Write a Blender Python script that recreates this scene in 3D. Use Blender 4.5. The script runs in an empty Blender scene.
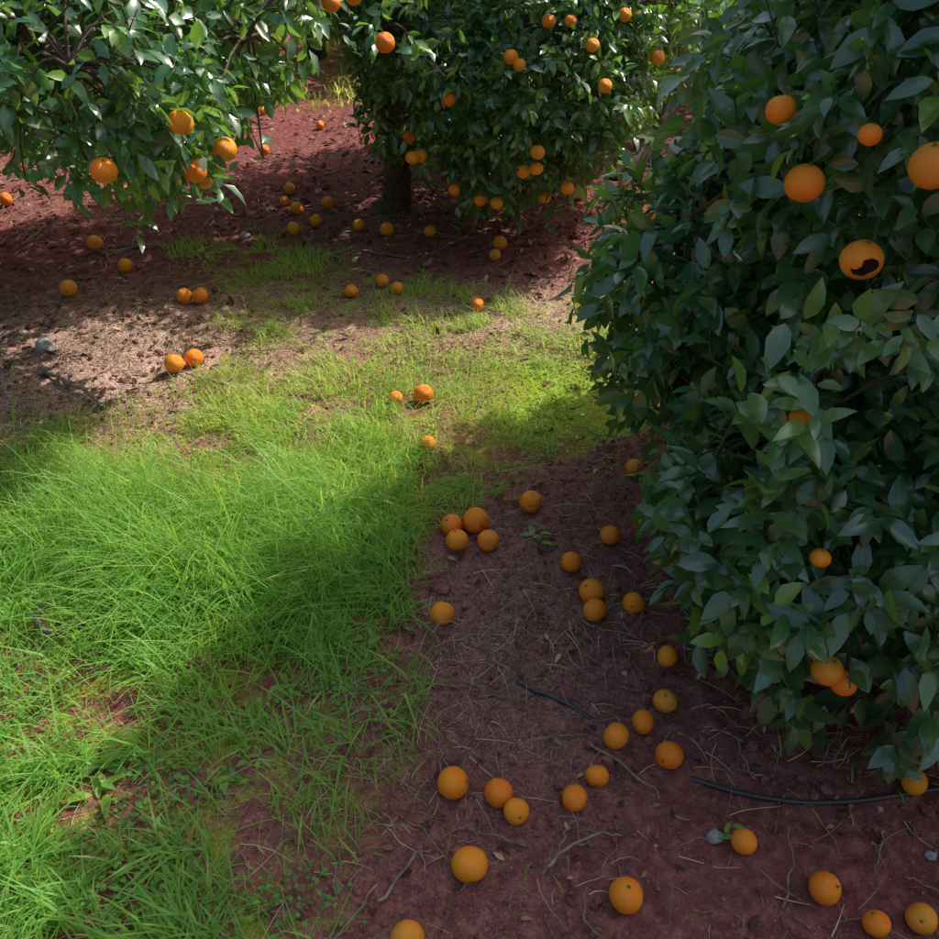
import bpy, math, numpy as np
from mathutils import Vector
rng=np.random.default_rng(7)
sc=bpy.context.scene
sc.view_settings.view_transform='Standard'; sc.view_settings.look='None'; sc.view_settings.exposure=0
SUN_AZ=math.radians(57); SUN_EL=math.radians(48)   # azimuth measured from +Y towards +X

# ---------------------------------------------------------------- helpers
def nrm(a): return a/np.maximum(np.linalg.norm(a,axis=-1,keepdims=True),1e-9)
def h2(i,j,s):
    v=np.sin(i*127.1+j*311.7+s*74.7)*43758.5453
    return v-np.floor(v)
def vn(x,y,s=0):
    xi=np.floor(x); yi=np.floor(y); fx=x-xi; fy=y-yi
    fx=fx*fx*(3-2*fx); fy=fy*fy*(3-2*fy)
    a=h2(xi,yi,s); b=h2(xi+1,yi,s); c=h2(xi,yi+1,s); d=h2(xi+1,yi+1,s)
    return (a+(b-a)*fx)*(1-fy)+(c+(d-c)*fx)*fy
def fbm(x,y,o=4,s=0):
    r=0;a=.5;t=0
    for k in range(o):
        r=r+a*vn(x*2**k+k*17.3,y*2**k-k*9.1,s+k); t+=a; a*=.5
    return r/t
def link(o,parent=None):
    bpy.context.collection.objects.link(o)
    if parent is not None: o.parent=parent
    return o
def mk(name,verts,quads=None,tris=None,mat=None,attr=None,smooth=True,parent=None,mats=None,matidx=None):
    me=bpy.data.meshes.new(name)
    verts=np.asarray(verts,dtype=np.float32).reshape(-1,3)
    loops=[];tot=[]
    if quads is not None and len(quads): loops.append(np.asarray(quads).ravel()); tot.append(np.full(len(quads),4))
    if tris is not None and len(tris): loops.append(np.asarray(tris).ravel()); tot.append(np.full(len(tris),3))
    loops=np.concatenate(loops).astype(np.int32); tot=np.concatenate(tot).astype(np.int32)
    st=np.concatenate([[0],np.cumsum(tot)[:-1]]).astype(np.int32)
    me.vertices.add(len(verts)); me.vertices.foreach_set("co",verts.ravel())
    me.loops.add(len(loops)); me.loops.foreach_set("vertex_index",loops)
    me.polygons.add(len(tot)); me.polygons.foreach_set("loop_start",st)
    me.polygons.foreach_set("use_smooth",np.full(len(tot),smooth))
    if attr is not None:
        a=me.attributes.new("tint","FLOAT_COLOR","POINT"); a.data.foreach_set("color",np.asarray(attr,dtype=np.float32).ravel())
    me.update(calc_edges=True)
    if mat: me.materials.append(mat)
    if mats:
        for m in mats: me.materials.append(m)
    if matidx is not None: me.polygons.foreach_set("material_index",np.asarray(matidx,dtype=np.int32))
    o=bpy.data.objects.new(name,me)
    return link(o,parent)

def height(x,y):
    gm=grass_mask(x,y)
    h=.07*(fbm(x*.5,y*.5,3,3)-.5)+.035*(fbm(x*3,y*3,3,11)-.5)
    cl=fbm(x*11,y*11,4,21)
    h=h+(1-.6*gm)*(.07*np.maximum(cl-.48,0)+.010*(fbm(x*45,y*45,2,31)-.5))
    return h
POLY=np.array([(-5,-1),(-.3,-1),(-.32,1.0),(-.26,1.5),(-.2,1.9),(-.12,2.3),(.27,2.7),(.8,3.05),(1.15,3.6),(.75,4.15),(.1,4.15),(-.35,4.55),(-1.2,4.95),(-1.7,4.75),(-1.3,4.15),(-.95,3.55),(-1.15,3.1),(-1.6,2.85),(-2.4,2.9),(-5,3.2)])
def inpoly(x,y,P):
    ins=np.zeros(np.shape(x),bool); n=len(P)
    for i in range(n):
        x1,y1=P[i];x2,y2=P[(i+1)%n]
        c=((y1>y)!=(y2>y))
        with np.errstate(divide='ignore',invalid='ignore'):
            xi=(x2-x1)*(y-y1)/(y2-y1+1e-12)+x1
        ins^=(c&(x<xi))
    return ins
def grass_mask(x,y):
    acc=0
    offs=[(0,0),(.1,0),(-.1,0),(0,.1),(0,-.1),(.07,.07),(-.07,-.07),(.07,-.07),(-.07,.07)]
    wx=x+.45*(fbm(x*2.2,y*2.2,4,41)-.5); wy=y+.45*(fbm(x*2.2+9,y*2.2,4,42)-.5)
    for dx,dy in offs: acc=acc+inpoly(wx+dx,wy+dy,POLY).astype(float)
    return acc/len(offs)

# ---------------------------------------------------------------- material helper
class NT:
    def __init__(s,name):
        s.m=bpy.data.materials.new(name); s.m.use_nodes=True; s.t=s.m.node_tree; s.n=s.t.nodes; s.n.clear()
        s.out=s.n.new("ShaderNodeOutputMaterial")
    def a(s,typ,ins=None,**kw):
        nd=s.n.new(typ)
        for k,v in kw.items(): setattr(nd,k,v)
        for k,v in (ins or {}).items():
            if isinstance(v,bpy.types.NodeSocket): s.t.links.new(v,nd.inputs[k])
            else: nd.inputs[k].default_value=v
        return nd
    def mix(s,f,a,b,mode='MIX'):
        nd=s.n.new("ShaderNodeMix"); nd.data_type='RGBA'; nd.blend_type=mode
        for i,v in ((0,f),(6,a),(7,b)):
            if isinstance(v,bpy.types.NodeSocket): s.t.links.new(v,nd.inputs[i])
            else: nd.inputs[i].default_value=v
        return nd.outputs[2]
    def ramp(s,f,pts):
        nd=s.n.new("ShaderNodeValToRGB"); s.t.links.new(f,nd.inputs[0])
        e=nd.color_ramp.elements
        while len(e)<len(pts): e.new(.5)
        for i,(p,c) in enumerate(pts): e[i].position=p; e[i].color=c if len(c)==4 else (*c,1)
        return nd.outputs[0]
    def noise(s,vec,scale,detail=5,rough=.6):
        nd=s.a("ShaderNodeTexNoise",{"Scale":scale,"Detail":detail,"Roughness":rough})
        if vec is not None: s.t.links.new(vec,nd.inputs["Vector"])
        return nd.outputs[0]

def leaf_material(name,dark,light,young,trans,rough=.36,tmix=.35,gloss=1.0,back=(.10,.18,.08),yt=(.4,.55,.06)):
    k=NT(name)
    at=k.a("ShaderNodeAttribute",attribute_name="tint")
    sep=k.a("ShaderNodeSeparateColor",{0:at.outputs[0]})
    base=k.mix(sep.outputs[0],(*dark,1),(*light,1))
    base=k.mix(sep.outputs[1],base,(*young,1))
    rib=k.ramp(sep.outputs[2],[(0,(.45,.45,.45)),(.16,(0,0,0))])
    base=k.mix(rib,base,(.2,.3,.09,1))
    geo=k.a("ShaderNodeNewGeometry")
    base=k.mix(k.a("ShaderNodeMath",{0:geo.outputs["Backfacing"],1:.5},operation='MULTIPLY').outputs[0],base,(*back,1))
    df=k.a("ShaderNodeBsdfDiffuse",{"Color":base})
    tcx=k.mix(sep.outputs[1],(*trans,1),(*yt,1))
    tr=k.a("ShaderNodeBsdfTranslucent",{"Color":tcx})
    mx=k.a("ShaderNodeMixShader",{0:tmix,1:df.outputs[0],2:tr.outputs[0]})
    # Schlick fresnel, the same from either side of the blade
    lw=k.a("ShaderNodeLayerWeight",{"Blend":.5})
    pw=k.a("ShaderNodeMath",{0:lw.outputs["Facing"],1:4.},operation='POWER')
    ff=k.a("ShaderNodeMath",{0:pw.outputs[0],1:.5*gloss,2:.05*gloss},operation='MULTIPLY_ADD')
    gl=k.a("ShaderNodeBsdfGlossy",{"Color":(1,1,1,1),"Roughness":rough})
    m2=k.a("ShaderNodeMixShader",{0:ff.outputs[0],1:mx.outputs[0],2:gl.outputs[0]})
    k.t.links.new(m2.outputs[0],k.out.inputs[0])
    return k.m
M_leaf=leaf_material("orange_leaf",(.015,.075,.055),(.045,.16,.075),(.26,.46,.06),(.28,.58,.06),.25,.36,1.7)
M_grass=leaf_material("grass_blade",(.09,.27,.07),(.24,.46,.07),(.62,.62,.16),(.58,.86,.09),.5,.45,.35,back=(.18,.36,.08),yt=(.95,.95,.2))  # third colour: dry blades, and the sunlight painted on the lit strip
M_weed=leaf_material("weed_leaf",(.07,.2,.06),(.15,.33,.06),(.40,.54,.06),(.5,.75,.06),.5,.35,.4,back=(.12,.28,.06))

def simple(name,cols,scale,rough=.85,bump=.4,dist=.01,detail=4,spec=.3):
    k=NT(name); tc=k.a("ShaderNodeTexCoord")
    n=k.noise(tc.outputs["Object"],scale,detail)
    c=k.ramp(n,[(.3,cols[0]),(.7,cols[1])])
    b=k.a("ShaderNodeBump",{"Height":n,"Strength":bump,"Distance":dist})
    p=k.a("ShaderNodeBsdfPrincipled",{"Base Color":c,"Roughness":rough,"Specular IOR Level":spec,"Normal":b.outputs[0]})
    k.t.links.new(p.outputs[0],k.out.inputs[0]); return k.m
M_bark=simple("bark",((.04,.03,.026),(.13,.095,.08)),30,.9,.8,.01)
M_twig=simple("dead_twig",((.13,.09,.075),(.36,.28,.24)),40,.9,.4,.003)
M_hose=simple("black_polyethylene",((.02,.02,.025),(.05,.05,.06)),60,.35,.1,.001,3,.6)
M_stone=simple("grey_stone",((.25,.24,.26),(.5,.48,.5)),25,.85,.6,.006)
M_clod=simple("soil_clod",((.11,.036,.038),(.32,.13,.115)),40,.95,.7,.006)
def litter_mat():
    k=NT("dry_leaf"); at=k.a("ShaderNodeAttribute",attribute_name="tint")
    sep=k.a("ShaderNodeSeparateColor",{0:at.outputs[0]})
    c=k.ramp(sep.outputs[0],[(0,(.07,.035,.03)),(.45,(.17,.09,.06)),(.75,(.38,.26,.16)),(1,(.66,.54,.4))])
    p=k.a("ShaderNodeBsdfDiffuse",{"Color":c})
    k.t.links.new(p.outputs[0],k.out.inputs[0]); return k.m
M_litter=litter_mat()

# ground
def ground_mat():
    k=NT("red_soil_and_moss"); tc=k.a("ShaderNodeTexCoord"); v=tc.outputs["Object"]
    at=k.a("ShaderNodeAttribute",attribute_name="tint"); sep=k.a("ShaderNodeSeparateColor",{0:at.outputs[0]})
    n1=k.noise(v,2.2,3,.65); n2=k.noise(v,26,6,.7); n3=k.noise(v,140,3,.7)
    soil=k.ramp(n2,[(.30,(.065,.020,.026)),(.5,(.21,.066,.066)),(.72,(.42,.17,.155))])
    soil=k.mix(k.ramp(n1,[(.35,(0,0,0)),(.7,(.5,.5,.5))]),soil,(.29,.11,.10,1))
    soil=k.mix(k.ramp(n3,[(.62,(0,0,0)),(.70,(.7,.7,.7))]),soil,(.54,.36,.32,1))
    moss=k.ramp(n3,[(.3,(.10,.14,.015)),(.6,(.32,.42,.025)),(.8,(.52,.6,.05))])
    mossn=k.noise(v,9,4,.65)
    mossf=k.a("ShaderNodeMath",{0:k.ramp(mossn,[(.46,(0,0,0)),(.64,(.85,.85,.85))]),1:sep.outputs[0]},operation='MULTIPLY').outputs[0]
    mossf2=k.a("ShaderNodeMath",{0:mossf,1:sep.outputs[1]},operation='MAXIMUM').outputs[0]
    c=k.mix(mossf2,soil,moss)
    straw=k.ramp(n3,[(.42,(0,0,0)),(.58,(1,1,1))])
    c=k.mix(k.a("ShaderNodeMath",{0:straw,1:sep.outputs[2]},operation='MULTIPLY').outputs[0],c,(.72,.54,.43,1))
    ad=k.a("ShaderNodeMath",{0:n2,1:k.a("ShaderNodeMath",{0:n3,1:.5},operation='MULTIPLY').outputs[0]},operation='ADD').outputs[0]
    b=k.a("ShaderNodeBump",{"Height":ad,"Strength":.9,"Distance":.016})
    p=k.a("ShaderNodeBsdfDiffuse",{"Color":c,"Normal":b.outputs[0]})
    k.t.links.new(p.outputs[0],k.out.inputs[0]); return k.m
M_ground=ground_mat()
def axis(lo,hi,step,far):
    core=np.arange(lo,hi,step); g=[];d=step;p=hi
    while p<far: g.append(p); d*=1.18; p+=d
    h=[];d=step;p=lo-step
    while p>-far: h.append(p); d*=1.18; p-=d
    return np.concatenate([h[::-1],core,g])
xs=axis(-2.6,1.6,.011,160); ys=axis(.6,5.2,.011,160)
X,Y=np.meshgrid(xs,ys); x=X.ravel();y=Y.ravel()
z=height(x,y)
nx,ny=len(xs),len(ys); idx=np.arange(nx*ny).reshape(ny,nx)
q=np.stack([idx[:-1,:-1],idx[:-1,1:],idx[1:,1:],idx[1:,:-1]],-1).reshape(-1,4)
gm=grass_mask(x,y)
def blob(x,y,cx,cy,rx,ry,p=2): return np.exp(-(((x-cx)/rx)**2+((y-cy)/ry)**2)**(p/2))
mosspatch=np.clip(1.6*blob(x,y,.45,3.12,.45,.42)-.2+ .9*(fbm(x*5,y*5,3,77)-.5),0,1)*(gm>.3)
farg=np.clip((y-7.5)/1.5,0,1)
strawm=np.clip(1.3*blob(x,y,-1.7,3.45,.95,.6)+.8*blob(x,y,.2,3.9,.7,.4)+.35*blob(x,y,.15,1.9,.35,.5)+.35*fbm(x*1.5,y*1.5,3,55)-.14,0,1)
mk("ground",np.stack([x,y,z],-1),quads=q,mat=M_ground,attr=np.stack([np.maximum(gm,farg*.8),np.clip(mosspatch,0,1),strawm,np.ones_like(x)],-1))

# ---------------------------------------------------------------- leaves
ST5=((0,.04),(.2,.72),(.48,1.0),(.78,.62),(1,.03)); ST4=((0,.06),(.35,.95),(.72,.7),(1,.03))
def leaf_geo(P,D,N,L,W,curl,tint,stations=ST5,fold=.28):
    n=len(P); D=nrm(D); S=nrm(np.cross(D,N)); N=nrm(np.cross(S,D))
    V=[];A=[]
    for (t,w) in stations:
        c=P+D*(L*t)[:,None]+N*(-curl*L*t*t)[:,None]
        for sgn in (-1,0,1):
            off=S*(sgn*w*W*.5)[:,None]+N*((abs(sgn)*w*W*.5*fold))[:,None]
            V.append(c+off)
            A.append(np.stack([tint[:,0],tint[:,1],np.full(n,abs(sgn)*1.0),np.ones(n)],-1))
    m=len(V); V=np.stack(V,1).reshape(-1,3); A=np.stack(A,1).reshape(-1,4)
    fq=[]
    for s in range(len(stations)-1):
        b=s*3
        fq+= [(b,b+1,b+4,b+3),(b+1,b+2,b+5,b+4)]
    fq=np.array(fq)
    Q=(np.arange(n)*m)[:,None,None]+fq[None]
    return V,Q.reshape(-1,4),A
def tubes(segs,sides=5):
    V=[];Q=[];b=0
    for pts,rad in segs:
        pts=np.asarray(pts,float); rad=np.asarray(rad,float)
        T=nrm(np.gradient(pts,axis=0))
        up=np.array([0.13,.31,.94]); S=nrm(np.cross(T,up)+1e-6); U=np.cross(S,T)
        for i in range(len(pts)):
            for k in range(sides):
                a=2*math.pi*k/sides
                V.append(pts[i]+rad[i]*(math.cos(a)*S[i]+math.sin(a)*U[i]))
        for i in range(len(pts)-1):
            for k in range(sides):
                k2=(k+1)%sides
                Q.append((b+i*sides+k,b+i*sides+k2,b+(i+1)*sides+k2,b+(i+1)*sides+k))
        b+=len(pts)*sides
    return np.array(V),np.array(Q)
def bez(p0,p1,p2,n=8):
    t=np.linspace(0,1,n)[:,None]; return (1-t)**2*np.array(p0)+2*t*(1-t)*np.array(p1)+t*t*np.array(p2)

def lobe_f(p,l):
    e=l[6] if len(l)>6 else 2
    h=((p[...,0]-l[0])/l[3])**2+((p[...,1]-l[1])/l[4])**2; w=np.abs((p[...,2]-l[2])/l[5])
    return (h**(e/2)+w**e)**(1/e)
def sample_shoots(lobes,n,inner=.18,seed=1):
    r=np.random.default_rng(seed)
    areas=np.array([ (l[3]*l[4]*l[5])**(2/3) for l in lobes]); areas/=areas.sum()
    P=[];N=[]
    while sum(len(a) for a in P)<n:
        for l,a in zip(lobes,areas):
            m=int(n*a*.5)+5
            d=nrm(r.normal(size=(m,3)))
            p=d*np.array(l[3:6])
            c=p+np.array(l[:3]); f=lobe_f(c,l); p=p/f[:,None]
            az=np.arctan2(d[:,1],d[:,0])
            lump=fbm(az*3.2+l[0]*5,d[:,2]*3.5+l[1]*3,3,seed+9)-.5
            k=1-np.abs(r.normal(size=m))*.10+lump*.36
            deep=r.random(m)<inner; k=np.where(deep,r.uniform(.45,.85,m),k)
            p=p*k[:,None]; c=p+np.array(l[:3])
            keep=c[:,2]>.07
            for l2 in lobes:
                if l2 is l: continue
                keep&=lobe_f(c,l2)>.72
            gap=fbm(az*4.5+l[0],d[:,2]*4.5+3,2,seed+30)
            keep&=(gap>.33)|(deep&(r.random(m)<.5))
            P.append(c[keep]); N.append(nrm(p/np.array(l[3:6])**2)[keep])
    P=np.concatenate(P);N=np.concatenate(N); s=r.permutation(len(P))[:n]
    return P[s],N[s]
def shoots_to_leaves(P,N,per,Lm,r,young_frac=.06,len_=.17,sprig=None):
    n=len(P)
    A=nrm(N*1.0+r.normal(size=(n,3))*.5+np.array([0,0,.15])-np.array([0,0,.35])*(N[:,2:3]<.2))
    sl=len_*r.uniform(.6,1.3,n)
    R1=nrm(np.cross(A,np.array([.3,.2,.93]))+1e-5); R2=np.cross(A,R1)
    yg=(r.random(n)<young_frac).astype(float)*r.uniform(.5,1,n)
    if sprig is not None: yg=np.where(sprig,r.uniform(.25,.6,n),yg)
    br=r.random(n)
    LP=[];LD=[];LN=[];LL=[];LT=[];ph=r.uniform(0,6.28,n)
    for i in range(per):
        t=(i+.5)/per; az=ph+i*2.4+r.normal(size=n)*.3
        rad=R1*np.cos(az)[:,None]+R2*np.sin(az)[:,None]
        th=np.radians(r.uniform(45,80,n)*(1-.45*t))
        D=A*np.cos(th)[:,None]+rad*np.sin(th)[:,None]+np.array([0,0,-.3])+r.normal(size=(n,3))*.15
        NN=A*.7+np.array([0,0,.65])+N*.25+r.normal(size=(n,3))*.4
        LP.append(P+A*(sl*(t-1))[:,None]+rad*.006); LD.append(D); LN.append(NN)
        LL.append(Lm*r.uniform(.6,1.25,n)*(1-.25*max(t-.6,0)/.4))
        LT.append(np.stack([np.clip(br*.6+r.random(n)*.5,0,1),yg*np.clip(t*1.3,0,1)],-1))
    cat=np.concatenate
    return cat(LP),cat(LD),cat(LN),cat(LL),cat(LT),(P,A,sl)

def build_tree(lobes,base,nshoot,per,Lm,seed,stemtop,name="orange_tree",fruits=(),twigs=True,dens_in=.2,young=.06,st=ST5,trunk_r=.085,sprigs=()):
    r=np.random.default_rng(seed)
    root=bpy.data.objects.new(name,None); link(root); root.empty_display_size=.3
    P,N=sample_shoots(lobes,nshoot,dens_in,seed)
    if len(fruits):
        fp=np.array([f[:3] for f in fruits]); fr=np.array([f[3] for f in fruits])
        c=np.array([lobes[0][0],lobes[0][1],0])
        ex=[];en=[]
        for k in range(len(fp)):
            inw=nrm((c-fp[k])*np.array([1,1,0]))
            for j in range(9):
                o=inw*r.uniform(.05,.2)+np.array([r.uniform(-.13,.13),r.uniform(-.05,.05),r.uniform(-.09,.17)])
                ex.append(fp[k]+o); en.append(-inw+r.normal(size=3)*.4)
        P=np.concatenate([P,np.array(ex)]); N=np.concatenate([N,nrm(np.array(en))])
    sp=np.zeros(len(P),bool)
    for (sx,sy,sz_,cnt,spr) in sprigs:    # bright new growth sticking out of the crown
        q_=np.array([sx,sy,sz_])+r.normal(size=(cnt,3))*spr
        P=np.concatenate([P,q_]); N=np.concatenate([N,nrm(np.tile([-.5,-.7,.5],(cnt,1))+r.normal(size=(cnt,3))*.3)]); sp=np.concatenate([sp,np.ones(cnt,bool)])
    LP,LD,LN,LL,LT,(SP,SA,SL)=shoots_to_leaves(P,N,per,Lm,r,young,sprig=sp)
    cen=LP+nrm(LD)*(LL*.5)[:,None]
    keep=(cen[:,2]>.05)&(LP[:,2]>.04)
    if len(fruits):
        for k in range(len(fp)):
            out=nrm(np.array([-fp[k][0],-fp[k][1],.5]))  # fruit hang at the outside of the crown, facing the alley
            cov=.95 if r.random()<.55 else .5            # some stay half covered by leaves
            for CC in (cen,LP,cen+nrm(LD)*(LL*.4)[:,None]):
                v=CC-fp[k]; s=np.clip(v@out,0,.5)
                d=np.linalg.norm(v-s[:,None]*out,axis=1)
                keep&=d>fr[k]*(cov+.15*r.random(len(d)))
    LP,LD,LN,LL,LT=LP[keep],LD[keep],LN[keep],LL[keep],LT[keep]
    V,Q,A=leaf_geo(LP,LD,LN,LL,LL*r.uniform(.42,.58,len(LL)),r.uniform(.0,.5,len(LL)),LT,stations=st)
    mk("foliage",V,quads=Q,mat=M_leaf,attr=A,parent=root)
    segs=[]
    b=np.array([base[0],base[1],-.05]); top=np.array(stemtop)
    tr=bez(b,(b+top)/2+np.array([.05,-.04,0]),top,9); tr[1:-1]+=r.normal(size=(7,3))*.012
    segs.append((tr,np.linspace(1.25,.8,9)*trunk_r*(1+.25*np.array([1,.4]+[0]*7))))
    limbs=[]
    for l in lobes:
        for j in range(4):
            d=nrm(r.normal(size=3)); e=np.array(l[:3])+d*np.array(l[3:6])*.65
            mid=(top+e)/2+np.array([0,0,.18])+r.normal(size=3)*.08
            pts=bez(top-np.array([0,0,.12*r.random()]),mid,e,9); pts[1:-1]+=r.normal(size=(7,3))*.012
            segs.append((pts,np.linspace(.045,.009,9))); limbs.append(pts)
    LPp=np.concatenate(limbs)
    if twigs:
        sel=r.permutation(len(SP))[:int(min(len(SP),1400))]
        for i in sel:
            s=SP[i]-SA[i]*SL[i]
            dd=np.linalg.norm(LPp-s,axis=1); jn=LPp[np.argmin(dd)]
            if dd.min()<.9: segs.append((bez(jn,(jn+s)/2+np.array([0,0,.06]),s,4),[.007,.005,.004,.003]))
            segs.append((np.stack([s,SP[i]]),[.003,.0015]))
    V,Q=tubes(segs,6)
    mk("trunk_and_limbs",V,quads=Q,mat=M_bark,parent=root)
    return root

# ---------------------------------------------------------------- fruit (unit radius meshes, scaled per fruit)
def orange_mat():
    k=NT("orange_peel"); tc=k.a("ShaderNodeTexCoord"); oi=k.a("ShaderNodeObjectInfo")
    rnd=oi.outputs["Random"]
    off=k.a("ShaderNodeVectorMath",{0:tc.outputs["Object"],1:k.a("ShaderNodeMath",{0:rnd,1:37.},operation='MULTIPLY').outputs[0]},operation='ADD').outputs[0]
    n=k.noise(off,1.3,3); c=k.mix(rnd,(1,.20,.003,1),(1,.35,.01,1))
    c=k.mix(k.ramp(n,[(.45,(0,0,0)),(.75,(.5,.5,.5))]),c,(1,.40,.02,1))
    big=k.noise(off,3.2,5,.7)
    c=k.mix(k.ramp(big,[(.62,(0,0,0)),(.74,(.6,.6,.6))]),c,(.42,.15,.04,1))
    old=k.a("ShaderNodeMath",{0:k.ramp(rnd,[(.86,(0,0,0)),(.9,(.5,.5,.5))]),1:big},operation='MULTIPLY').outputs[0]
    c=k.mix(old,c,(.5,.2,.05,1))
    vo=k.a("ShaderNodeTexVoronoi",{"Vector":tc.outputs["Object"],"Scale":22.})
    b=k.a("ShaderNodeBump",{"Height":vo.outputs["Distance"],"Strength":.35,"Distance":.03})
    p=k.a("ShaderNodeBsdfPrincipled",{"Base Color":c,"Roughness":.34,"Specular IOR Level":.55,"Normal":b.outputs[0]})
    k.t.links.new(p.outputs[0],k.out.inputs[0]); return k.m
M_or=orange_mat()
M_cal=simple("calyx",((.08,.1,.03),(.2,.18,.07)),3,.8,.3,.02)
M_rot=simple("rotten_cavity",((.008,.005,.004),(.05,.025,.01)),3,.9,.5,.05)
def orange_mesh(name,seed,rot=False):
    r=np.random.default_rng(seed); nu,nv=(72,48) if rot else (36,24); V=[]
    o=r.uniform(.93,.99)
    for j in range(nv+1):
        th=math.pi*j/nv
        for i in range(nu):
            ph=2*math.pi*i/nu
            rr=1+.014*math.sin(3*ph+seed)*math.sin(th)+.01*math.sin(2*th+seed)+.012*math.sin(2*ph+seed*2)*math.sin(th)
            rr-=.07*math.exp(-(th/.2)**2)+.04*math.exp(-((math.pi-th)/.14)**2)
            V.append((rr*math.sin(th)*math.cos(ph),rr*math.sin(th)*math.sin(ph),rr*math.cos(th)*o))
    V=np.array(V)
    Q=np.array([(j*nu+i,(j+1)*nu+i,(j+1)*nu+(i+1)%nu,j*nu+(i+1)%nu) for j in range(nv) for i in range(nu)])
    mi=np.zeros(len(Q),int)
    if rot:
        d=nrm(np.array([.25,-1,0])); ang=np.arccos(np.clip(nrm(V)@d,-1,1))
        az=np.arctan2(V[:,2],V[:,0]-.2); lim=.50+.13*np.sin(2*az+.6)+.05*np.sin(3*az)
        bite=np.arccos(np.clip(nrm(V)@nrm(np.array([-.28,-1,.18])),-1,1))>.42
        ins=(ang<lim)&bite; V[ins]*=.72
        mi=np.where(ins[Q].sum(1)>=1,2,0)
    b=len(V); star=[(0,0,.965*o)]
    for i in range(10):
        a=i*math.pi/5; q_=.16 if i%2==0 else .08
        star.append((q_*math.cos(a),q_*math.sin(a),.955*o))
    stem=[(.045*math.cos(a*1.57),.045*math.sin(a*1.57),zz) for zz in (.94,1.10) for a in range(4)]
    V=np.concatenate([V,np.array(star),np.array(stem)]); T=[(b,b+1+i,b+1+(i+1)%10) for i in range(10)]
    s=b+11; QS=[(s+a,s+(a+1)%4,s+4+(a+1)%4,s+4+a) for a in range(4)]+[(s+4,s+5,s+6,s+7)]
    Q=np.concatenate([Q,np.array(QS)]); mi=np.concatenate([mi,np.full(5,1),np.full(10,1)])
    ob=mk(name,V*1.0,quads=Q,tris=np.array(T),mats=[M_or,M_cal,M_rot],matidx=mi)
    me=ob.data; bpy.data.objects.remove(ob); return me
ORM=[orange_mesh("orange_fruit",s) for s in (1,2,3,4)]; ORR=orange_mesh("orange_fruit_pecked",9,True)
def orange(x,y,z,r,rot=None,me=None):
    o=bpy.data.objects.new("orange",me or ORM[int(rng.integers(4))]); link(o)
    o.location=(x,y,z); o.scale=(r,r,r*rng.uniform(.92,1.03))
    o.rotation_euler=rot if rot is not None else (rng.uniform(-1.9,1.9),rng.uniform(-1.9,1.9),rng.uniform(0,6.28))
    return o
GR="""-0.04,1.28,38 0.07,1.25,35 0.11,1.20,31 0.00,1.07,41 0.25,1.23,31 0.31,1.29,29 0.34,1.00,37 0.37,1.40,34 0.45,1.46,32 0.50,1.36,35 0.52,1.53,32 0.55,1.67,31 0.49,1.89,33 0.37,1.94,39 0.37,1.86,35 0.32,2.07,33 0.46,2.20,33 0.21,2.37,38 0.02,2.26,43 -0.06,2.24,36 -0.04,2.16,36 0.06,2.17,36 -0.08,1.85,35 0.60,2.60,31 0.59,2.26,30 -0.16,2.74,34 -0.19,3.09,41 -0.30,3.07,29 -1.28,3.35,43 -1.21,3.41,42 -1.43,4.08,40 -1.35,4.08,42 -2.04,4.16,43 -2.09,4.71,43
-1.85,4.47,40 -2.88,5.40,43 -0.60,4.14,35 -0.45,4.25,33 -0.37,4.16,33 0.04,3.99,34 -1.05,5.27,40 -1.16,5.44,31 -1.16,5.66,39 -0.91,5.08,38 -0.88,5.39,40 -1.02,4.94,38 -0.65,5.01,35 -0.48,4.96,41 -1.47,6.44,39 -0.23,4.95,35 0.17,4.71,39 0.14,4.59,33 0.58,3.39,35 0.82,3.49,36 0.90,3.48,31 0.78,1.02,35 0.87,0.95,29 0.97,0.96,32 -0.13,0.91,38 0.63,1.13,29 1.08,1.28,32 -1.17,7.15,35"""
GO=np.array([[float(a) for a in s.split(",")] for s in GR.split()])
ex=[(1.3,1.0),(1.5,1.25),(1.25,2.1),(1.7,3.4),(2.4,2.2),(-2.9,4.6),(-3.3,5.2),(.7,5.6),(.3,6.4),(1.1,5.2),(-2.2,5.6),(1.3,.6),(-.3,7.2),(-1.7,7.6),(1.6,2.9),(-3.0,3.9)]
GO=np.concatenate([GO,[[a,b,36] for a,b in ex]])
gz=height(GO[:,0],GO[:,1])
for (a,b,c),zz in zip(GO,gz): orange(a,b,zz+c/1000*.90,c/1000)
FL=[(-1.04,2.52,1.12,.038),(-.82,2.60,1.23,.036),(-.77,2.83,1.09,.038),(-.85,2.74,1.05,.037),(-.86,2.86,.985,.030),(-1.44,3.27,.95,.030),(-.52,3.7,1.38,.036),(-.44,3.75,1.4,.038)]
FM=[(-.36,4.1,1.17,.042),(-.10,4.53,.84,.034),(-.31,4.75,.60,.039),(-.29,4.53,.56,.036),(-.25,4.6,.55,.034),(-.08,4.58,.38,.032),(.055,4.55,.336,.032),(.14,4.49,.34,.034),(.27,4.41,.53,.035),(.33,4.39,.55,.035),(.33,4.35,.64,.036),(.50,4.49,.42,.036),(.40,4.61,.33,.032),(.19,4.38,1.06,.034),(.23,4.36,1.03,.030),(.56,4.38,1.11,.032),(.63,4.36,.94,.034),(.91,4.63,1.01,.036),(.72,4.54,1.21,.032),(.36,4.43,1.20,.032),(.46,4.43,1.20,.029)]
FR=[(.62,1.84,1.45,.030),(.67,1.76,1.33,.040),(.84,1.61,1.41,.042),(.78,1.66,1.21,.042),(.84,1.83,.90,.033),(.75,1.68,.82,.027),(.75,1.70,1.44,.022),(.79,1.31,.40,.035),(.83,1.30,.37,.030),(.74,1.39,.66,.022)]
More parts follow.
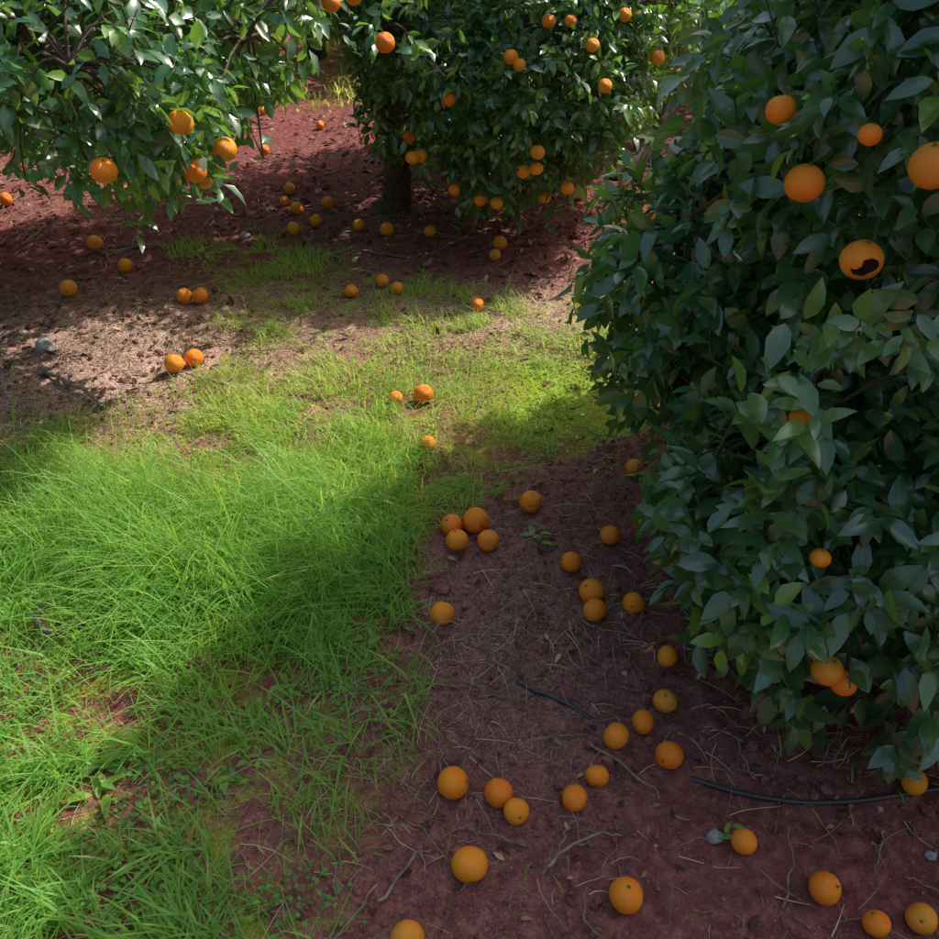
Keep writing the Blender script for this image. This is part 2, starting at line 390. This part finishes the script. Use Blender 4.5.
for f in FL+FM+FR:
    if f[:2]==(.78,1.66): orange(*f,rot=(0,.1,-.45),me=ORR)
    else: orange(*f,rot=(rng.uniform(-.35,.35),rng.uniform(-.35,.35),rng.uniform(0,6)))

# ---------------------------------------------------------------- trees
R_=[(2.15,2.62,1.22,1.5,1.3,1.33),(1.35,2.2,1.3,.85,.75,.7),(1.6,2.35,.65,1.0,1.05,.6,3.5),(1.08,1.74,.46,.64,.56,.42,3.5),(.83,2.42,.78,.5,.5,.52),(1.9,1.9,1.6,.9,.7,.8),(1.25,2.25,1.95,.65,.7,.5)]  # last lobe added above the view to throw dappled shade on near grass
M_=[(.35,5.9,1.35,1.2,1.4,1.1),(0,5.2,.95,.5,.7,.65),(.4,4.9,.85,.6,.6,.6),(-.6,5.6,1.65,.75,.9,.75),(-.45,5.0,1.0,.22,.25,.6)]
L_=[(-2.7,4.6,1.8,1.7,1.6,1.1),(-1.9,3.9,1.75,1.25,1.2,.95),(-1.15,2.9,1.3,.45,.45,.4),(-.9,3.5,1.45,.42,.5,.45),(-1.9,3.1,1.4,.7,.5,.4)]
build_tree(R_,(2.1,2.8),5800,8,.083,11,(2.1,2.8,.6),fruits=FR,young=.08,sprigs=[(.74,1.52,1.12,9,.06),(.66,1.45,.98,5,.04),(.66,1.55,.74,4,.03),(.9,1.45,.62,4,.06),(.62,1.9,.6,3,.04)])
build_tree(M_,(-.5,5.35),3100,8,.078,12,(-.42,5.45,.4),fruits=FM,young=.2,st=ST4,dens_in=.12)
build_tree(L_,(-2.8,4.8),3700,8,.073,13,(-2.75,4.8,.75),fruits=FL,young=.22,st=ST4,dens_in=.12)
D_=[(1.9,7.9,1.5,1.35,1.3,1.25),(1.2,7.3,1.2,.7,.7,.7)]
build_tree(D_,(1.0,5.95),1500,7,.09,14,(1.7,6.9,.7),twigs=False,young=.25,st=ST4,trunk_r=.06)
k=0
for (cx,cy,s) in [(-4.6,8.2,1.05),(-1.6,9.9,1.0),(1.1,11.0,1.0),(4.9,9.2,1.0),(-6.8,6.0,1.0),(3.2,13.2,1.05),(-3.4,13.0,1.1),(-.2,15.0,1.1),(7.2,12.0,1.1),(6.4,5.6,1.0)]:
    lob=[(cx,cy,1.45*s,1.6*s,1.5*s,1.3*s),(cx-.8,cy-.5,1.1*s,.8,.8,.85),(cx+.7,cy-.6,1.0*s,.9,.8,.8)]
    build_tree(lob,(cx,cy),800,7,.13,30+k,(cx,cy,.7),twigs=False,young=.35,st=ST4)
    for j in range(12):
        a=rng.uniform(3.3,6.1); e=rng.uniform(-.5,.3)
        orange(cx+1.62*s*math.cos(a)*math.cos(e),cy+1.5*s*math.sin(a)*math.cos(e),1.4*s+1.3*s*math.sin(e),.038)
    k+=1

# ---------------------------------------------------------------- grass
def blades(n,dens,L0,seed,xr=(-3.2,1.2),yr=(.2,5.1),wid=.0035,dry=.1,lean=.55):
    r=np.random.default_rng(seed)
    x=r.uniform(*xr,n); y=r.uniform(*yr,n); d=dens(x,y)
    k=r.random(n)<d; x=x[k];y=y[k]; n=len(x); z=height(x,y)-.004
    hL=L0(x,y)*np.exp(r.normal(size=n)*.4)
    a=r.uniform(0,6.28,n); wind=fbm(x*3,y*3,2,66)*6.28*1.5
    ld=np.stack([np.cos(a)+.7*np.cos(wind),np.sin(a)+.7*np.sin(wind),np.zeros(n)],-1); ld=nrm(ld)
    ln=lean*r.uniform(.3,1.6,n); up=np.array([0,0,1.])
    S=np.stack([-ld[:,1],ld[:,0],np.zeros(n)],-1)+ld*r.uniform(-.5,.5,n)[:,None]; S=nrm(S)
    P=np.stack([x,y,z],-1); V=[];A=[]
    tint=np.clip(fbm(x*4,y*4,3,88)*1.3-.35+r.random(n)*.45,0,1); dry_sunlit=(r.random(n)<dry)*r.uniform(.4,1,n)
    dry_sunlit=np.clip(dry_sunlit+np.clip((y-2.15)/.6,0,1)*r.uniform(.2,1,n)*np.clip(fbm(x*3,y*3,2,61)*2-.25,0,1),0,1)  # sunlit strip painted in: blades turn yellow past its near edge
    tint=tint*np.where(y<2.3,.75,1)  # darker green painted on the near, shaded side of the strip
    w=wid*r.uniform(.6,1.5,n)
    for t,ww in ((0,.7),(.4,1),(.75,.7),(1,.08)):
        hh=t-.42*np.clip(ln,0,1.4)*t*t
        c=P+up*(hL*hh)[:,None]+ld*(hL*ln*t**1.8)[:,None]
        for s in (-1,1):
            V.append(c+S*(s*w*ww*.5)[:,None]); A.append(np.stack([tint,dry_sunlit,np.ones(n),np.ones(n)],-1))
    V=np.stack(V,1).reshape(-1,3);A=np.stack(A,1).reshape(-1,4)
    f=np.array([(0,1,3,2),(2,3,5,4),(4,5,7,6)]); Q=((np.arange(n)*8)[:,None,None]+f).reshape(-1,4)
    return V,Q,A
def merge(parts):
    V=[];Q=[];A=[];b=0
    for v,q,a in parts: V.append(v);Q.append(q+b);A.append(a);b+=len(v)
    return np.concatenate(V),np.concatenate(Q),np.concatenate(A)
def clump(x,y,f=3.0,s=91): return fbm(x*f,y*f,4,s)
tall=lambda x,y: np.clip(blob(x,y,-.75,2.1,.5,.36)+.9*blob(x,y,-1.5,2.3,.5,.3)+.4*blob(x,y,-.35,2.6,.3,.3),0,1)
bare=lambda x,y: np.clip(1.2*blob(x,y,-.45,1.35,.28,.38)+.9*blob(x,y,-.95,1.62,.4,.16)+.6*blob(x,y,-.3,3.6,.5,.35)+.7*blob(x,y,-1.35,1.75,.25,.12),0,1)
def dens(x,y):
    g=grass_mask(x,y); c=clump(x,y,5)
    lo=np.clip((c-.455)*7,0.0,1); hi=np.clip((c-.32)*5,.04,1)
    k=np.clip(tall(x,y)*1.5+.1,0,1)
    d=g*(lo*(1-k)+hi*k)
    d=d*np.where(y>3.0,.65,1.)*(1-.92*bare(x,y))
    return np.clip(d*(1-.92*blob(x,y,.45,3.12,.45,.42)),0,1)
def LH(x,y):
    return .030+.045*np.clip((clump(x,y,5)-.4)*3,0,1)+.075*tall(x,y)-.008*(y>3)
parts=[blades(270000,dens,LH,201,dry=.12,lean=.8,wid=.0034),
       blades(95000,lambda x,y: np.clip(tall(x,y),0,1)*grass_mask(x,y)*np.clip((clump(x,y,7,97)-.38)*6,.06,1),lambda x,y:.07+.10*tall(x,y),202,xr=(-2.6,.1),yr=(1.2,3.1),dry=.03,lean=.8,wid=.0034),
       blades(45000,lambda x,y: grass_mask(x,y)*np.clip((clump(x,y,9,98)-.58)*9,0,1)*(1-.8*bare(x,y)),lambda x,y:.09+0*x,205,xr=(-2.2,0.1),yr=(.6,2.0),dry=.06,lean=.9,wid=.0048)]
parts.append(blades(12000,lambda x,y:(1-grass_mask(x,y))*np.clip((clump(x,y,2,99)-.6)*5,0,1),lambda x,y:.03+0*x,203,xr=(-2.5,1.5),dry=.3,lean=.9))
parts.append(blades(40000,lambda x,y:np.clip((clump(x,y,1.2,15)-.35)*3,0,1),lambda x,y:.10+0*x,204,xr=(-6,7),yr=(7.6,15),wid=.014,dry=.2))
V,Q,A=merge(parts); mk("grass",V,quads=Q,mat=M_grass,attr=A)
# clover and low herbs
r=np.random.default_rng(801); n=100000
x=r.uniform(-2.6,1.1,n);y=r.uniform(.6,4.3,n)
dd=grass_mask(x,y)*np.clip((clump(x,y,4,131)-.46)*6,0,1)*np.where(y<2.0,1,.45)+.95*blob(x,y,.45,3.12,.42,.40)*np.clip((clump(x,y,8,133)-.36)*5,0,1)
k_=r.random(n)<dd; x=x[k_];y=y[k_];n=len(x); a=r.uniform(0,6.28,n)
D=np.stack([np.cos(a),np.sin(a),r.normal(size=n)*.3],-1); N=np.stack([r.normal(size=n)*.35,r.normal(size=n)*.35,np.ones(n)],-1)
sz=r.uniform(.007,.016,n)*np.where(y>2.6,.8,1)
V,Q,A=leaf_geo(np.stack([x,y,height(x,y)+r.uniform(.004,.03,n)*np.where(y>2.6,.4,1)],-1),D,N,sz,sz*.85,r.uniform(0,.3,n),np.stack([r.random(n),r.random(n)*.9*(y>2.6)],-1),stations=((0,.3),(.5,1.),(1,.5)),fold=.15)
mk("clover",V,quads=Q,mat=M_weed,attr=A)
def flatstraw(n,dens,seed,xr,yr,Lr=(.03,.14),wid=.002):
    r=np.random.default_rng(seed); x=r.uniform(*xr,n);y=r.uniform(*yr,n);k=r.random(n)<dens(x,y);x=x[k];y=y[k];n=len(x)
    L=r.uniform(*Lr,n); a=r.uniform(0,6.28,n); bend=r.normal(size=n)*.35
    V=[];A=[];c=r.random(n)*.75+.25; w=wid*r.uniform(.5,1.3,n); lift=r.random(n)**3*.03
    for t in (0,.33,.66,1):
        px=x+L*t*np.cos(a+bend*t);py=y+L*t*np.sin(a+bend*t); pz=height(px,py)+.004+lift*np.sin(t*3.1)
        for s in (-1,1):
            V.append(np.stack([px-s*w*np.sin(a)*.5*(1.05-t*.7),py+s*w*np.cos(a)*.5*(1.05-t*.7),pz+s*.0005],-1)); A.append(np.stack([c,c,c,np.ones(n)],-1))
    V=np.stack(V,1).reshape(-1,3);A=np.stack(A,1).reshape(-1,4)
    f=np.array([(0,1,3,2),(2,3,5,4),(4,5,7,6)]); return V,((np.arange(n)*8)[:,None,None]+f).reshape(-1,4),A
sd=lambda x,y: np.clip(1.3*blob(x,y,-1.7,3.4,.95,.6)+.8*blob(x,y,.2,3.9,.6,.4)+.9*blob(x,y,.15,1.9,.4,.6)+.6*blob(x,y,-.4,1.35,.4,.5)+.2,0,1)*np.clip(fbm(x*4,y*4,3,17)*2-.4,0,1)
V,Q,A=merge([flatstraw(50000,sd,301,(-3,1.6),(.6,5.5))]); mk("dry_straw",V,quads=Q,mat=M_litter,attr=A)
n=7500; r=np.random.default_rng(401)
x=r.uniform(-3.5,2.5,n);y=r.uniform(.6,7.5,n);k_=r.random(n)<(.2+.8*(1-grass_mask(x,y)))*np.clip(fbm(x*2.5,y*2.5,3,19)*2-.35,0.08,1)*np.where(y>2.6,1,.6);x=x[k_];y=y[k_];n=len(x)
a=r.uniform(0,6.28,n); D=np.stack([np.cos(a),np.sin(a),r.normal(size=n)*.2],-1); N=nrm(np.stack([r.normal(size=n)*.4,r.normal(size=n)*.4,np.ones(n)],-1))
L=r.uniform(.022,.055,n)*np.where(y>3,1.2,.7); col=np.stack([r.random(n)**1.7*.9,r.random(n)],-1)
V,Q,A=leaf_geo(np.stack([x,y,height(x,y)+.006],-1),D,N,L,L*.45,r.uniform(-.5,.4,n),col,fold=.5); mk("leaf_litter",V,quads=Q,mat=M_litter,attr=A)
def lumps(n,seed,xr,yr,sz,dens,lift=.3):
    r=np.random.default_rng(seed); x=r.uniform(*xr,n);y=r.uniform(*yr,n);k=r.random(n)<dens(x,y);x=x[k];y=y[k];n=len(x)
    t=(1+5**.5)/2
    iv=nrm(np.array([(-1,t,0),(1,t,0),(-1,-t,0),(1,-t,0),(0,-1,t),(0,1,t),(0,-1,-t),(0,1,-t),(t,0,-1),(t,0,1),(-t,0,-1),(-t,0,1)],float))
    it=np.array([(0,11,5),(0,5,1),(0,1,7),(0,7,10),(0,10,11),(1,5,9),(5,11,4),(11,10,2),(10,7,6),(7,1,8),(3,9,4),(3,4,2),(3,2,6),(3,6,8),(3,8,9),(4,9,5),(2,4,11),(6,2,10),(8,6,7),(9,8,1)])
    s=sz*np.exp(r.normal(size=n)*.5)
    V=iv[None]*s[:,None,None]*r.uniform(.6,1.3,(n,12,1))*np.array([1,1,.7])
    V=V+np.stack([x,y,height(x,y)+s*lift],-1)[:,None]
    T=(np.arange(n)*12)[:,None,None]+it
    return V.reshape(-1,3),T.reshape(-1,3)
V,T=lumps(26000,501,(-3,2.2),(.6,6),.0055,lambda x,y:(1-.8*grass_mask(x,y))*np.clip(fbm(x*3,y*3,3,23)*2-.45,.08,1)); mk("soil_clods",V,tris=T,mat=M_clod,smooth=False)
V,T=lumps(350,502,(-3,2.2),(.6,6),.005,lambda x,y:1-.7*grass_mask(x,y)); mk("pebbles",V,tris=T,mat=M_stone,smooth=False)
def rock(x,y,s,seed):
    r=np.random.default_rng(seed); bpy.ops.mesh.primitive_ico_sphere_add(subdivisions=3,radius=1); o=bpy.context.object; o.name="stone"; o.data.name="stone"
    for v in o.data.vertices:
        c=np.array(v.co); f=1+.35*(float(vn(np.array(c[0]*1.7+seed),np.array(c[1]*1.7+c[2]*1.3),seed))-.5)*2; v.co=Vector(c*f*np.array([1,.8,.7]))
    o.scale=(s,s,s); o.location=(x,y,float(height(np.array(x),np.array(y)))+s*.4); o.rotation_euler=(0,.2,r.uniform(0,6)); o.data.materials.append(M_stone)
rock(.57,1.15,.022,3); rock(-1.94,3.58,.05,5); rock(-1.3,4.9,.035,6)
segs=[];r=np.random.default_rng(601)
def stick(pts,r0):
    pts=np.array(pts,float); m=12; t=np.linspace(0,len(pts)-1,m); P=np.stack([np.interp(t,range(len(pts)),pts[:,i]) for i in range(2)],-1)+r.normal(size=(m,2))*.004
    z=height(P[:,0],P[:,1])+r0+.004+np.abs(np.sin(np.linspace(0,3,m)))*.008
    segs.append((np.column_stack([P,z]),np.linspace(r0,r0*.4,m)))
stick([(.16,1.06),(.20,1.10),(.30,1.16),(.36,1.15)],.005); stick([(.20,1.10),(.22,1.16),(.26,1.2)],.003)
stick([(-1.17,3.3),(-1.02,3.2),(-.98,3.05)],.008); stick([(-1.85,3.35),(-1.6,3.15),(-1.48,3.02)],.014); stick([(-1.7,3.2),(-1.72,3.35)],.007)
stick([(-1.3,3.35),(-1.12,3.27)],.006); stick([(.3,1.4),(.42,1.3),(.46,1.26)],.004); stick([(-.2,1.0),(-.12,1.1),(-.08,1.12)],.004)
for i in range(560):
    cx=r.uniform(-3,2);cy=r.uniform(.7,6.5)
    if grass_mask(np.array(cx),np.array(cy))>.4 and r.random()<.85: continue
    a=r.uniform(0,6.28);L=r.uniform(.05,.28)*(1.6 if cy>3.5 else 1); b=a+r.normal()*.4
    stick([(cx,cy),(cx+L/2*math.cos(a),cy+L/2*math.sin(a)),(cx+L/2*math.cos(a)+L/2*math.cos(b),cy+L/2*math.sin(a)+L/2*math.sin(b))],r.uniform(.0012,.0035)*(1.7 if cy>3.5 else 1))
V,Q=tubes(segs,6); mk("fallen_twigs",V,quads=Q,mat=M_twig)
c=np.array([-1.18,1.81]); th=np.linspace(2.6,6.0,14)
P=np.stack([c[0]+.07*np.cos(th),c[1]+.05*np.sin(th)],-1)
V,Q=tubes([(np.column_stack([P,height(P[:,0],P[:,1])+.06+.02*np.sin(th)]),np.linspace(.014,.006,14))],8); mk("dead_branch",V,quads=Q,mat=M_bark)
hp=np.array([(.13,1.61),(.18,1.57),(.24,1.54),(.29,1.51),(.34,1.475),(.40,1.43),(.47,1.37),(.55,1.31),(.66,1.27),(.80,1.24),(.94,1.245),(1.15,1.28),(1.5,1.35),(2.0,1.45)])
t=np.linspace(0,len(hp)-1,90); P=np.stack([np.interp(t,range(len(hp)),hp[:,i]) for i in (0,1)],-1)
for _ in range(4): P[1:-1]=(P[:-2]+2*P[1:-1]+P[2:])/4
hh=height(P[:,0],P[:,1]); 
for _ in range(30): hh[1:-1]=(hh[:-2]+2*hh[1:-1]+hh[2:])/4
dip=-.035*np.exp(-((P[:,0]-.42)/.10)**2)
V,Q=tubes([(np.column_stack([P,hh+.007+dip]),np.full(90,.0065))],10); mk("irrigation_hose",V,quads=Q,mat=M_hose)
def weed(cx,cy,n,L,seed):
    r=np.random.default_rng(seed); a=np.arange(n)*2.4+r.normal(size=n)*.2; el=r.uniform(.15,.8,n)
    D=np.stack([np.cos(a),np.sin(a),el],-1); P=np.tile([cx,cy,float(height(np.array(cx),np.array(cy)))+.01],(n,1))+r.normal(size=(n,3))*np.array([.012,.012,.008])
    LL=L*r.uniform(.6,1.1,n); V,Q,A=leaf_geo(P,D,np.tile([0,0,1.],(n,1)),LL,LL*.4,r.uniform(.2,.6,n),np.stack([r.random(n),r.random(n)*.5],-1))
    mk("broadleaf_weed",V,quads=Q,mat=M_weed,attr=A)
for i,(a,b,n_,l) in enumerate([(-.93,1.35,9,.09),(-.90,1.28,7,.06),(-.59,1.31,10,.05),(-.55,1.37,8,.045),(.22,2.2,7,.05),(-.5,1.6,8,.05),(.6,1.16,6,.04),(-.3,1.75,8,.05),(-1.3,1.2,8,.06),(-.75,1.1,9,.05),(-1.05,1.0,8,.05)]): weed(a,b,n_,l,700+i)

# ---------------------------------------------------------------- light
w=bpy.data.worlds.new("World"); sc.world=w; w.use_nodes=True; nt=w.node_tree
sky=nt.nodes.new("ShaderNodeTexSky"); sky.sky_type='NISHITA'; sky.sun_disc=False; sky.sun_elevation=SUN_EL; sky.sun_rotation=SUN_AZ
sky.dust_density=9; sky.air_density=2.8; sky.ozone_density=7
bg=nt.nodes["Background"]; bg.inputs[1].default_value=.15; nt.links.new(sky.outputs[0],bg.inputs[0])
l=bpy.data.lights.new("sun","SUN"); l.energy=5; l.angle=math.radians(.5); l.color=(1,.96,.85)
s=bpy.data.objects.new("sun",l); link(s)
d=Vector((math.sin(SUN_AZ)*math.cos(SUN_EL),math.cos(SUN_AZ)*math.cos(SUN_EL),math.sin(SUN_EL)))
s.rotation_euler=d.to_track_quat('Z','Y').to_euler(); s.location=d*30
# ---------------------------------------------------------------- camera
cam=bpy.data.cameras.new("camera"); c=bpy.data.objects.new("camera",cam); link(c)
cam.sensor_width=36; cam.lens=33.7; cam.clip_end=600; cam.clip_start=.05
c.location=(0,0,1.9); c.rotation_euler=(math.radians(54),0,0); sc.camera=c
